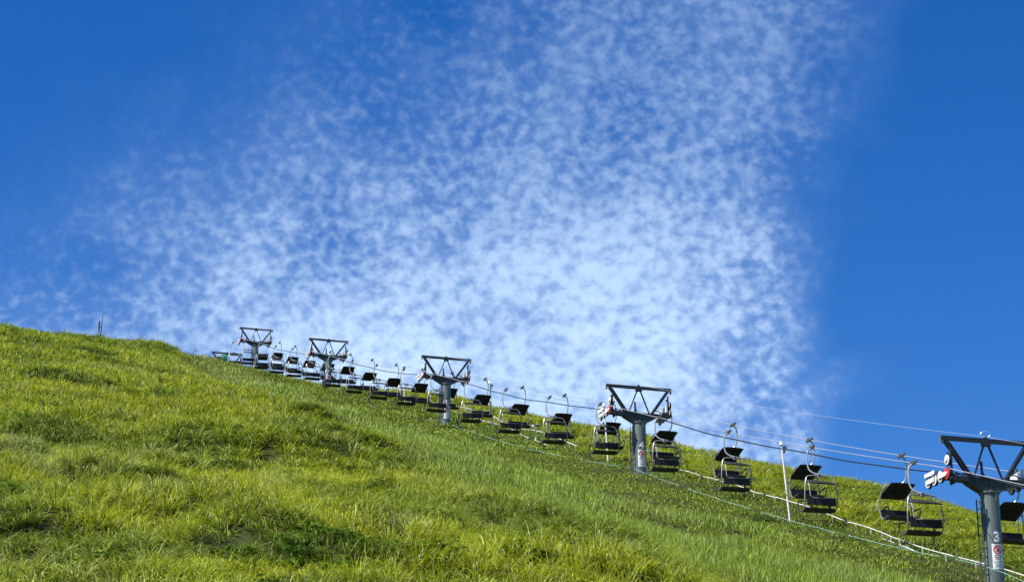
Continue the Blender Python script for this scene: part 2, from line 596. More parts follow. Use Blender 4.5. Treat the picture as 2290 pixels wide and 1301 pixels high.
# ------------------------------------------------------------------ mesh helpers
class MB:
    def __init__(self):
        self.v, self.f = [], []

    def add(self, vs_, fs_):
        o_ = len(self.v)
        self.v += [tuple(map(float, p)) for p in vs_]
        self.f += [tuple(i + o_ for i in f) for f in fs_]
        return self

    def tube(self, pts, r, n=6, cap=True):
        pts = [Vector(p) for p in pts]
        vs_, fs_ = [], []
        up = Vector((0, 0, 1))
        t0 = (pts[1] - pts[0]).normalized()
        if abs(t0.dot(up)) > 0.9:
            up = Vector((1, 0, 0))
        a = t0.cross(up).normalized()
        for i, p in enumerate(pts):
            t = (pts[min(i + 1, len(pts) - 1)] - pts[max(i - 1, 0)]).normalized()
            a = (a - t * a.dot(t)).normalized()
            b = t.cross(a)
            rr = r[i] if isinstance(r, (list, tuple)) else r
            for k in range(n):
                an = 2 * math.pi * k / n
                vs_.append(p + a * math.cos(an) * rr + b * math.sin(an) * rr)
        for i in range(len(pts) - 1):
            for k in range(n):
                k2 = (k + 1) % n
                fs_.append((i * n + k, i * n + k2, (i + 1) * n + k2, (i + 1) * n + k))
        if cap:
            fs_.append(tuple(range(n - 1, -1, -1)))
            fs_.append(tuple((len(pts) - 1) * n + k for k in range(n)))
        return self.add(vs_, fs_)

    def bar(self, p, q, w, h, side=(0, 1, 0)):
        p, q, s_ = Vector(p), Vector(q), Vector(side)
        t = (q - p).normalized()
        s_ = (s_ - t * s_.dot(t)).normalized()
        n_ = t.cross(s_)
        vs_ = []
        for c in (p, q):
            for a, b in ((-1, -1), (1, -1), (1, 1), (-1, 1)):
                vs_.append(c + s_ * (a * w / 2) + n_ * (b * h / 2))
        return self.add(vs_, [(0, 1, 2, 3), (7, 6, 5, 4), (0, 4, 5, 1), (1, 5, 6, 2), (2, 6, 7, 3), (3, 7, 4, 0)])

    def box(self, c, sx, sy, sz):
        return self.bar((c[0], c[1], c[2] - sz / 2), (c[0], c[1], c[2] + sz / 2), sy, sx)

    def lathe(self, prof, n=20, axis='z', c=(0, 0, 0)):
        vs_, fs_ = [], []
        for r, z in prof:
            for k in range(n):
                an = 2 * math.pi * k / n
                x, y = r * math.cos(an), r * math.sin(an)
                p = (x, y, z) if axis == 'z' else (z, x, y)
                vs_.append((p[0] + c[0], p[1] + c[1], p[2] + c[2]))
        for i in range(len(prof) - 1):
            for k in range(n):
                k2 = (k + 1) % n
                fs_.append((i * n + k, i * n + k2, (i + 1) * n + k2, (i + 1) * n + k))
        fs_.append(tuple(range(n - 1, -1, -1)))
        fs_.append(tuple((len(prof) - 1) * n + k for k in range(n)))
        return self.add(vs_, fs_)

    def prism(self, poly, y0, y1):
        n = len(poly)
        vs_ = [(x, y0, z) for x, z in poly] + [(x, y1, z) for x, z in poly]
        fs_ = [tuple(range(n)), tuple(range(2 * n - 1, n - 1, -1))]
        for i in range(n):
            j = (i + 1) % n
            fs_.append((i, i + n, j + n, j))
        return self.add(vs_, fs_)

    def mesh(self, name, mat, smooth_=False):
        me = bpy.data.meshes.new(name)
        me.from_pydata(self.v, [], self.f)
        me.validate()
        import bmesh
        bm = bmesh.new()
        bm.from_mesh(me)
        bmesh.ops.recalc_face_normals(bm, faces=bm.faces)
        bm.to_mesh(me)
        bm.free()
        if smooth_:
            me.polygons.foreach_set('use_smooth', [True] * len(me.polygons))
            try:
                me.set_sharp_from_angle(angle=math.radians(40))
            except Exception:
                pass
        me.materials.append(mat)
        return me

    def build(self, name, mat, parent=None, smooth_=False):
        ob = bpy.data.objects.new(name, self.mesh(name, mat, smooth_))
        COL.objects.link(ob)
        if parent is not None:
            ob.parent = parent
        return ob


def catmull(pts, n=5):
    P = [Vector(p) for p in pts]
    P = [P[0] * 2 - P[1]] + P + [P[-1] * 2 - P[-2]]
    out = []
    for i in range(1, len(P) - 2):
        for k in range(n):
            t = k / n
            a, b, c, d = P[i - 1:i + 3]
            out.append(0.5 * ((2 * b) + (c - a) * t + (2 * a - 5 * b + 4 * c - d) * t * t + (-a + 3 * b - 3 * c + d) * t ** 3))
    out.append(P[-2])
    return out


def rounded(pts, r, n=4):
    """polyline with rounded corners"""
    P = [Vector(p) for p in pts]
    out = [P[0]]
    for i in range(1, len(P) - 1):
        a, b, c = P[i - 1], P[i], P[i + 1]
        d1, d2 = (a - b), (c - b)
        rr = min(r, d1.length * 0.45, d2.length * 0.45)
        p0, p2 = b + d1.normalized() * rr, b + d2.normalized() * rr
        for k in range(n + 1):
            t = k / n
            out.append(p0 * (1 - t) ** 2 + b * 2 * t * (1 - t) + p2 * t * t)
    out.append(P[-1])
    return out


def empty(name, loc, rz=0.0):
    e = bpy.data.objects.new(name, None)
    e.empty_display_size = 0.3
    COL.objects.link(e)
    e.location = tuple(float(c) for c in loc)
    e.rotation_euler = (0, 0, rz)
    return e


def tag(o_, label, cat=None, group=None, kind=None):
    if label:
        o_['label'] = label
    if cat:
        o_['category'] = cat
    if group:
        o_['group'] = group
    if kind:
        o_['kind'] = kind
    return o_


def copy_tree(o_, parent=None):
    c = o_.copy()
    COL.objects.link(c)
    c.parent = parent
    for ch in list(o_.children):
        copy_tree(ch, c)
    return c


# ------------------------------------------------------------------ the hill
def build_ground():
    ny, nx = H1.shape
    me = bpy.data.meshes.new('hillside')
    vs_ = np.stack([gx, gy, H1], -1).reshape(-1, 3)
    idx = np.arange(ny * nx).reshape(ny, nx)
    q = np.stack([idx[:-1, :-1], idx[:-1, 1:], idx[1:, 1:], idx[1:, :-1]], -1).reshape(-1, 4)
    me.vertices.add(len(vs_))
    me.vertices.foreach_set('co', vs_.astype(np.float32).ravel())
    me.loops.add(q.size)
    me.loops.foreach_set('vertex_index', q.astype(np.int32).ravel())
    me.polygons.add(len(q))
    me.polygons.foreach_set('loop_start', np.arange(0, q.size, 4, dtype=np.int32))
    me.update(calc_edges=True)
    me.polygons.foreach_set('use_smooth', np.ones(len(q), bool))
    me.materials.append(ground_mat())
    ob = bpy.data.objects.new('hillside', me)
    COL.objects.link(ob)
    ob['kind'] = 'structure'
    ob['label'] = 'grassy hillside rising to the crest'
    return ob


build_ground()

# ------------------------------------------------------------------ grass
def blade_mesh(name, mat, n, radius, hmin, hmax, width, lean0, curl, segs=4, wind=0.0, seed=0, tuft=False):
    r = np.random.default_rng(seed)
    vs_, fs_, bc = [], [], []
    for _ in range(n):
        rad = radius * math.sqrt(r.random())
        a = r.random() * 6.283
        x, y = rad * math.cos(a), rad * math.sin(a)
        if tuft:
            x, y = x * .42, y * .42
        h = hmin + (hmax - hmin) * r.random()
        az = a + (r.random() - .5) * 1.6 if tuft else r.random() * 6.283
        d = Vector((math.cos(az) + wind, math.sin(az) - 0.25 * wind, 0))
        d = d.normalized() if d.length > 0.05 else Vector((1, 0, 0))
        side = Vector((-d.y, d.x, 0))
        tw = (r.random() - 0.5) * 1.6
        side = (side * math.cos(tw) + d * math.sin(tw)).normalized()
        ang = math.radians(lean0) * (0.3 + r.random())
        c = math.radians(curl) * (0.25 + r.random()) / segs
        p = Vector((x, y, -0.06))
        w = width * (0.7 + 0.6 * r.random())
        col = r.random()
        o_ = len(vs_)
        for k in range(segs):
            ww = w * (0.75, 1.0, 0.85, 0.55, 0.4)[k]
            vs_ += [p - side * ww / 2, p + side * ww / 2]
            bc += [col, col]
            p = p + (d * math.sin(ang) + Vector((0, 0, 1)) * math.cos(ang)) * (h / segs)
            ang += c * (0.5 + 1.0 * k / segs) * 1.4
        vs_.append(p)
        bc.append(col)
        for k in range(segs - 1):
            fs_.append((o_ + 2 * k, o_ + 2 * k + 1, o_ + 2 * k + 3, o_ + 2 * k + 2))
        fs_.append((o_ + 2 * segs - 2, o_ + 2 * segs - 1, o_ + 2 * segs))
    me = bpy.data.meshes.new(name)
    me.from_pydata([tuple(v) for v in vs_], [], fs_)
    at = me.attributes.new('bc', 'FLOAT', 'POINT')
    at.data.foreach_set('value', np.array(bc, np.float32))
    me.materials.append(mat)
    return me


def leaf_mesh(name, mat, n, radius, height, size, seed=0):
    r = np.random.default_rng(seed)
    vs_, fs_, bc = [], [], []
    for _ in range(n):
        rad = radius * math.sqrt(r.random())
        a = r.random() * 6.283
        c = Vector((rad * math.cos(a), rad * math.sin(a), height * (0.25 + 0.75 * r.random() ** 0.6)))
        col = r.random()
        az0 = r.random() * 6.283
        for k in range(3):
            az = az0 + (k - 1) * 1.5 + (r.random() - .5) * .4
            d = Vector((math.cos(az), math.sin(az), -0.15 - 0.5 * r.random())).normalized()
            sd = d.cross(Vector((0, 0, 1))).normalized()
            nn = sd.cross(d)
            s_ = size * (0.7 + 0.6 * r.random())
            o_ = len(vs_)
            for (tt, ww, zz) in ((0, 0, 0), (0.35, .42, .06), (0.7, .34, .03)):
                q = c + d * (tt * s_)
                if ww == 0:
                    vs_.append(q)
                    bc.append(col)
                else:
                    vs_ += [q - sd * ww * s_ + nn * zz * s_, q - nn * 0.04 * s_, q + sd * ww * s_ + nn * zz * s_]
                    bc += [col] * 3
            vs_.append(c + d * s_)
            bc.append(col)
            b = o_
            fs_ += [(b, b + 2, b + 1), (b, b + 3, b + 2), (b + 1, b + 2, b + 5, b + 4), (b + 2, b + 3, b + 6, b + 5),
                    (b + 4, b + 5, b + 7), (b + 5, b + 6, b + 7)]
    me = bpy.data.meshes.new(name)
    me.from_pydata([tuple(v) for v in vs_], [], fs_)
    at = me.attributes.new('bc', 'FLOAT', 'POINT')
    at.data.foreach_set('value', np.array(bc, np.float32))
    me.materials.append(mat)
    return me


def scatter(name, label, cat, sources, pts, rot, scl, idx, tint):
    """one object whose points carry instances of the source clumps"""
    col = bpy.data.collections.new(name + '_clumps')
    for i, me in enumerate(sources):
        ob = bpy.data.objects.new('%s_clump_%02d' % (name, i), me)
        col.objects.link(ob)
    me = bpy.data.meshes.new(name)
    me.vertices.add(len(pts))
    me.vertices.foreach_set('co', pts.astype(np.float32).ravel())
    for an, ty, dat, key in (('rot', 'FLOAT_VECTOR', rot, 'vector'), ('scl', 'FLOAT_VECTOR', scl, 'vector'),
                             ('idx', 'INT', idx, 'value'), ('tint', 'FLOAT_COLOR', np.c_[tint, np.ones(len(tint))], 'color')):
        at = me.attributes.new(an, ty, 'POINT')
        at.data.foreach_set(key, np.ascontiguousarray(dat, np.int32 if ty == 'INT' else np.float32).ravel())
    ob = bpy.data.objects.new(name, me)
    COL.objects.link(ob)
    ng = bpy.data.node_groups.new(name + '_nodes', 'GeometryNodeTree')
    ng.interface.new_socket('Geometry', in_out='INPUT', socket_type='NodeSocketGeometry')
    ng.interface.new_socket('Geometry', in_out='OUTPUT', socket_type='NodeSocketGeometry')
    gi, go = ng.nodes.new('NodeGroupInput'), ng.nodes.new('NodeGroupOutput')
    ci = ng.nodes.new('GeometryNodeCollectionInfo')
    ci.inputs['Collection'].default_value = col
    ci.inputs['Separate Children'].default_value = True
    ci.inputs['Reset Children'].default_value = True
    ip = ng.nodes.new('GeometryNodeInstanceOnPoints')
    ip.inputs['Pick Instance'].default_value = True
    ng.links.new(gi.outputs[0], ip.inputs['Points'])
    ng.links.new(ci.outputs[0], ip.inputs['Instance'])
    for an, ty, sock in (('rot', 'FLOAT_VECTOR', 'Rotation'), ('scl', 'FLOAT_VECTOR', 'Scale'), ('idx', 'INT', 'Instance Index')):
        na = ng.nodes.new('GeometryNodeInputNamedAttribute')
        na.data_type = ty
        na.inputs['Name'].default_value = an
        ng.links.new(na.outputs[0], ip.inputs[sock])
    ng.links.new(ip.outputs[0], go.inputs[0])
    md = ob.modifiers.new('scatter', 'NODES')
    md.node_group = ng
    tag(ob, label, cat, None, 'stuff')
    return ob


def candidates(z0, z1, dens):
    """random ground points between two depths, a good margin wider than the view"""
    xm = 0.34 * z1 + 6
    ylo, yhi = z0 * 0.93, z1 * 1.02
    n = int((yhi - ylo) * 2 * xm * dens * 1.5)
    x = rng.uniform(-xm, xm, n)
    y = rng.uniform(ylo, yhi, n)
    z = G(x, y)
    p = np.stack([x, y, z], 1)
    X, Y, Zc = proj(p)
    k = (Zc >= z0) & (Zc < z1) & (X > -420) & (X < 2720) & (Y < 1301 + 380)
    # steep little banks get extra tufts so no bare earth shows
    gxx = (G(x + .3, y) - G(x - .3, y)) / .6
    gyy = (G(x, y + .3) - G(x, y - .3)) / .6
    st = np.hypot(gxx, gyy)
    k = k & (rng.random(len(x)) < np.clip(.42 + .75 * st, 0, 1))
    p = p[k]
    u, v = to_uv(p[:, 0], p[:, 1])
    return p, u, v, Zc[k], X[k], Y[k]


def lerp(a, b, t):
    t = np.clip(t, 0, 1)[:, None]
    return np.asarray(a) * (1 - t) + np.asarray(b) * t


YEL = (0.325, 0.365, 0.014)
GRN = (0.175, 0.255, 0.018)
DRK = (0.155, 0.225, 0.032)
PAL = (0.300, 0.350, 0.120)
FRS = (0.255, 0.355, 0.042)
OLV = (0.175, 0.220, 0.022)

leafc = raycast(640, 1275, G0)
leafc2 = raycast(200, 1300, G0)


def zones(p, u, v):
    jit = 1.6 * fbm(p[:, 0] / 3.0, p[:, 1] / 3.0, 31, 3)
    b = tall_zone_v(u)
    d_tall = b + jit - v                       # >0 inside the uncut grass
    lane_l = -5.0 + 2.6 * fbm(p[:, 0] / 4.5, p[:, 1] / 4.5, 41, 3) + np.interp(u, [-60, -30, 0, 40, 80], [0.5, 0.2, -0.6, 0.2, 2.2])
    lane_r = 3.4 + 1.6 * fbm(p[:, 0] / 3.0, p[:, 1] / 3.0, 43, 3) + np.interp(u, [-60, 60, 80, 120], [0, 0, -1, -2])
    z = np.where(d_tall > 0, 0, np.where(v < lane_l, 1, np.where(v < lane_r, 2, 3)))
    # stray uncut tufts inside the strip
    tuft = fbm(p[:, 0] / 3.2, p[:, 1] / 2.2, 57, 3) > 0.52
    z = np.where((z == 2) & tuft & (np.abs(v) > 1.6), 1, z)
    return z, d_tall


def leafy(p):
    m1 = ((p[:, 0] - leafc[0]) / 3.6) ** 2 + ((p[:, 1] - leafc[1]) / 1.5) ** 2 + .35
    n = fbm(p[:, 0] / 1.6, p[:, 1] / 1.6, 71, 3)
    return m1 + 3.2 * n


def build_grass():
    gm_tall = grass_mat('tall_grass_blades', (0.62, 0.64, 0.30), 0.80, 0.36, 0.03)
    gm_mid = grass_mat('meadow_blades', (0.50, 0.58, 0.24), 0.84, 0.40, 0.015)
    gm_short = grass_mat('cut_grass_blades', (0.26, 0.27, 0.10), 0.88, 0.30, 0.01)
    gm_leaf = grass_mat('vine_leaves', (0.10, 0.24, 0.03), 0.80, 0.30, 0.05, 0.5)
    lod = [(30, 72, 1.0), (72, 122, 1.0), (122, 232, 1.0)]
    acc = {k: [] for k in ('tall', 'mid', 'short', 'leaf')}
    # source clumps per kind and distance band
    src = {'tall': [], 'mid': [], 'short': [], 'leaf': []}
    spec = {
        'tall': [(74, .46, .20, .74, .0165, 34, 145), (66, .60, .26, .78, .026, 32, 135), (54, .95, .28, .80, .044, 30, 125)],
        'mid': [(70, .45, .24, .58, .015, 12, 60), (62, .60, .24, .58, .023, 12, 60), (54, .95, .20, .50, .038, 12, 55)],
        'short': [(70, .50, .06, .20, .016, 25, 60), (60, .70, .07, .20, .026, 25, 60), (70, 1.0, .08, .22, .04, 25, 60)],
    }
    mats = {'tall': gm_tall, 'mid': gm_mid, 'short': gm_short}
    for kind, sp in spec.items():
        for li, (n, rad, h0, h1, w, l0, c) in enumerate(sp):
            for k in range(5):
                src[kind].append(blade_mesh('%s_clump' % kind, mats[kind], n, rad, h0, h1, w, l0, c, 4 if li == 0 else 3,
                                            0.35 if kind == 'tall' else 0.12, 100 * li + k, kind == 'tall'))
    for k in range(4):
        src['leaf'].append(leaf_mesh('leaf_clump', gm_leaf, 40, .42, .48, .105, 900 + k))
    dens = {'tall': (7.6, 4.4, 2.1), 'mid': (8.0, 4.8, 2.4), 'short': (6.0, 3.6, 2.0)}
    for li, (z0, z1, _) in enumerate(lod):
        p, u, v, Zc, X, Y = candidates(z0, z1, 8.0 if li == 0 else (4.8 if li == 1 else 2.5))
        zn, dt = zones(p, u, v)
        keep = rng.random(len(p))
        x, y = p[:, 0], p[:, 1]
        n1 = fbm(x / 7.0, y / 4.0, 101, 4)
        n2 = fbm(x / 2.2, y / 1.4, 113, 3)
        n3 = fbm(x / 14.0, y / 9.0, 127, 3)
        lf = leafy(p)
        hol = np.clip((-fbm(x / 3.4, y / 1.25, 141, 3) - 0.16) / 0.16, 0, 1)      # low hollows: their shade is put into the tint, with some darker plants
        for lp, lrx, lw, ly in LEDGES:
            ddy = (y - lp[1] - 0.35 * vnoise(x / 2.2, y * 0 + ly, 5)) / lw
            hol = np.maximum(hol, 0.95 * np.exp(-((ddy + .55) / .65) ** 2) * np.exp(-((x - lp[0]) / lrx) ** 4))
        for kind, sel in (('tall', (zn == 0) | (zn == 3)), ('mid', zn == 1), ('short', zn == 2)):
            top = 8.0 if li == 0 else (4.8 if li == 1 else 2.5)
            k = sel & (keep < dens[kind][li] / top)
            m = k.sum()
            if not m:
                continue
            a, b, c = n1[k], n2[k], n3[k]
            if kind == 'tall':
                t = lerp(GRN, YEL, 0.55 + 1.5 * a + 0.5 * c + .4 * b)
                t = np.where((zn[k] == 3)[:, None], lerp(GRN, YEL, 0.55 + 1.2 * a + 0.5 * b), t)
                t = lerp(t, PAL, 2.6 * (b - 0.22) + 0.9 * (c - .1))
                t = np.array(t)
                t = t * (1 - np.clip(-a - .25, 0, .5)[:, None]) 
                hs_ = (0.92 + 0.7 * a + 0.7 * b) * (0.65 + 0.7 * rng.random(m))
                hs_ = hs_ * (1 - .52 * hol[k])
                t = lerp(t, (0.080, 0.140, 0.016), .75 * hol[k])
                hs_ = hs_ * np.where(zn[k] == 3, 0.62, np.clip(0.7 + dt[k] / 1.2, 0.7, 1.0))
            elif kind == 'mid':
                t = lerp(OLV, FRS, 0.62 + 1.3 * a + 0.5 * b)
                t = lerp(t, (0.15, 0.175, 0.022), np.clip(1.0 + dt[k] / 1.8, 0, .55))
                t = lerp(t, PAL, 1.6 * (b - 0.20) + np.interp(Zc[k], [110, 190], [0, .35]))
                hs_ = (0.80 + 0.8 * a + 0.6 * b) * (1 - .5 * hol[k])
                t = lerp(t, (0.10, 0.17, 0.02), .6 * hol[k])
            else:
                t = lerp(DRK, OLV, 0.60 + 1.0 * a + 0.4 * b)
                t = lerp(t, FRS, 0.35 + 0.8 * c)
                hs_ = 0.85 + 0.5 * b + .4 * a
            t = t * ((0.70 + 0.6 * rng.random((m, 1))) if kind != 'short' else (0.9 + 0.2 * rng.random((m, 1))))
            hs_ = np.clip(hs_, 0.35, 1.6)
            wd = 0.9 + 0.25 * rng.random(m)
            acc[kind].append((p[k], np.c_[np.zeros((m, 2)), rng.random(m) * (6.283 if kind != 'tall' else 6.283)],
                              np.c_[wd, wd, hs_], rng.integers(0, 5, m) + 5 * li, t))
        # low cover so hollows show no bare earth
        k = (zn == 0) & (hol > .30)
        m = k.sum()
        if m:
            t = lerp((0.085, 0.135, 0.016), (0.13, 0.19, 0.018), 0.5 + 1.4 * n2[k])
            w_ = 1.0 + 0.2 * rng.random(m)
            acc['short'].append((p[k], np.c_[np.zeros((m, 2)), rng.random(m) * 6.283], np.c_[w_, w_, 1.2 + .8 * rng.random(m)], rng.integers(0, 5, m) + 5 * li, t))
        if li == 0:
            k = (zn == 0) & (((lf < 1.15) & (keep < 0.26)) | ((hol > .60) & (keep < 0.10)))
            m = k.sum()
            t = lerp((0.075, 0.150, 0.016), (0.16, 0.260, 0.022), 0.45 + 1.4 * n2[k] - .25 * hol[k]) * (0.8 + 0.4 * rng.random((m, 1)))
            s_ = (0.70 + 0.4 * rng.random(m)) * (1.0 + .35 * li)
            acc['leaf'].append((p[k], np.c_[np.zeros((m, 2)), rng.random(m) * 6.283], np.c_[s_, s_, s_ * .60], rng.integers(0, 4, m), t))
    info = {'tall': ('tall_grass', 'tall yellow green uncut grass covering the slope', 'grass'),
            'mid': ('meadow_grass', 'fresh green knee high grass left of the cut lane', 'grass'),
            'short': ('cut_grass', 'short dark green mown grass under the chairlift', 'grass'),
            'leaf': ('leafy_vines', 'dark broad leaved vines sprawling at the bottom of the slope', 'ground cover')}
    for kind, parts in acc.items():
        cat_ = [np.concatenate([q[i] for q in parts]) for i in range(5)]
        print(kind, len(cat_[0]))
        scatter(info[kind][0], info[kind][1], info[kind][2], src[kind], *cat_)


build_grass()

# ------------------------------------------------------------------ chairlift towers
ROPE_V = 1.47
ROPE_DZ = -0.97


def text_polys(s, size):
    cu = bpy.data.curves.new('digit', 'FONT')
    cu.body = s
    cu.size = size
    cu.align_x = 'CENTER'
    cu.offset = 0.020
    ob = bpy.data.objects.new('digit', cu)
    COL.objects.link(ob)
    dg = bpy.context.evaluated_depsgraph_get()
    me = ob.evaluated_get(dg).to_mesh()
    vs_ = [tuple(v.co) for v in me.vertices]
    fs_ = [tuple(p.vertices) for p in me.polygons]
    ob.evaluated_get(dg).to_mesh_clear()
    bpy.data.objects.remove(ob)
    bpy.data.curves.remove(cu)
    for _ in range(2):                      # finer triangles so the digit can follow the round column
        tri = []
        for f in fs_:
            for i in range(1, len(f) - 1):
                tri.append((f[0], f[i], f[i + 1]))
        fs_ = []
        for a, b, c in tri:
            m = []
            for p, q in ((a, b), (b, c), (c, a)):
                vs_.append(tuple((vs_[p][k] + vs_[q][k]) / 2 for k in range(3)))
                m.append(len(vs_) - 1)
            fs_ += [(a, m[0], m[2]), (m[0], b, m[1]), (m[2], m[1], c), (m[0], m[1], m[2])]
    return vs_, fs_


COL_R = 0.30


def wrap(a, z, off):
    """flat (a, z) laid round the column, facing down the line"""
    R = COL_R + off
    return (R * math.sin(a / COL_R), -R * math.cos(a / COL_R), z)


def wrap_rect(mb, a0, a1, z0, z1, off, n=6):
    vs_, fs_ = [], []
    for i in range(n + 1):
        a = a0 + (a1 - a0) * i / n
        vs_ += [wrap(a, z0, off), wrap(a, z1, off)]
    for i in range(n):
        fs_.append((2 * i, 2 * i + 2, 2 * i + 3, 2 * i + 1))
    mb.add(vs_, fs_)


def wheel(parent, v, u, z, r, mat, name='wheel'):
    mb = MB()
    mb.lathe([(r * .97, -.035), (r, -.02), (r, .02), (r * .97, .035)], 18, 'x', (v, u, z))
    w = mb.build(name, M['rubber'], parent, True)
    mb = MB()
    mb.lathe([(r * .84, -.050), (r * .88, -.046), (r * .88, .046), (r * .84, .050)], 18, 'x', (v, u, z))
    mb.build('rim', mat, w, True)
    mb = MB()
    mb.lathe([(r * .55, -.056), (r * .55, .056)], 14, 'x', (v, u, z))
    mb.build('web', M['plate'] if mat is M['white'] else M['red'], w)
    mb = MB()
    mb.lathe([(r * .30, -.085), (r * .32, -.075), (r * .32, .075), (r * .30, .085)], 12, 'x', (v, u, z))
    mb.build('hub', M['white'], w, True)
    return w


def sheaves(root, s, scale_detail=True):
    """the wheel train of one rope; s=-1 left rope, +1 right rope"""
    v = s * ROPE_V
    r = 0.205
    zc = ROPE_DZ - r - .015
    e = MB()
    e.bar((v - s * .11, -.25, zc + .02), (v - s * .11, 1.42, zc + .02), .05, .12, (1, 0, 0))
    a = e.build('sheave_beam', M['dark'], root)
    for i, u in enumerate((-.10, .33, .76, 1.19)):
        wheel(a, v, u, zc, r, M['red'] if (i == 0 and s < 0) else M['white'])
    if s < 0:
        wheel(a, v + .03, -.12, ROPE_DZ + r + .015, r * .9, M['white'])
    else:
        wheel(a, v, -.12, ROPE_DZ + r * .8 + .015, r * .8, M['white'])
    c = MB()
    # white side plates pairing the wheels and rope catchers above them
    o_ = v - .075
    c.prism([(-.2, 0)] * 0 + [(o_ - .012, zc - .07), (o_ + .012, zc - .07), (o_ + .012, zc + .07), (o_ - .012, zc + .07)], -.06, .40)
    c.build('side_plate', M['white'], a)
    c = MB()
    c.prism([(o_ - .012, zc - .07), (o_ + .012, zc - .07), (o_ + .012, zc + .07), (o_ - .012, zc + .07)], .70, 1.22)
    c.build('side_plate', M['white'], a)
    c = MB()
    c.bar((v - .09, .62, ROPE_DZ + .0), (v - .09, 1.30, ROPE_DZ + .0), .03, .12, (1, 0, 0))
    if s > 0:
        c.bar((v - .17, -.22, ROPE_DZ - .02), (v - .17, .20, ROPE_DZ - .02), .06, .32, (1, 0, 0))
        c.bar((v - .17, .42, ROPE_DZ - .04), (v - .17, .86, ROPE_DZ - .04), .06, .30, (1, 0, 0))
    c.build('rope_guard', M['white'], a)
    c = MB()
    c.bar((v - s * .10, -.20, zc - .25), (v - s * .10, -.20, ROPE_DZ + .62), .07, .05, (0, 1, 0))
    c.bar((v - s * .10, -.14, ROPE_DZ + .36), (v - s * .10, .03, ROPE_DZ + .50), .05, .05, (1, 0, 0))
    c.build('guide_post', M['dark'], a)
    c = MB()
    c.bar((s * 1.02, -.05, -1.33), (v - s * .08, -.05, zc - .02), .16, .14, (0, 1, 0))
    c.bar((s * .95, .16, -1.28), (v - s * .08, .45, zc - .04), .07, .08, (0, 1, 0))
    c.bar((s * 1.05, -.30, -1.36), (v + s * .02, -.30, -1.36), .05, .10, (0, 1, 0))
    c.bar((s * .9, -.30, -1.44), (v - s * .10, -.24, -1.42), .22, .03, (0, 1, 0))
    c.bar((v - s * .30, -.30, -1.36), (v - s * .30, .30, -1.40), .06, .10, (1, 0, 0))
    for q in (.18, .42, .55):
        c.bar((v - s * q, -.33, -1.52), (v - s * q, -.33, -1.22), .05, .05, (1, 0, 0))
    c.tube(rounded([(s * .55, -.2, -1.20), (s * .8, -.22, -1.10), (s * 1.05, -.22, -1.22), (v - s * .2, -.2, -1.14)], .1), .022)
    c.build('arm_bracket', M['dark'], a)
    return a


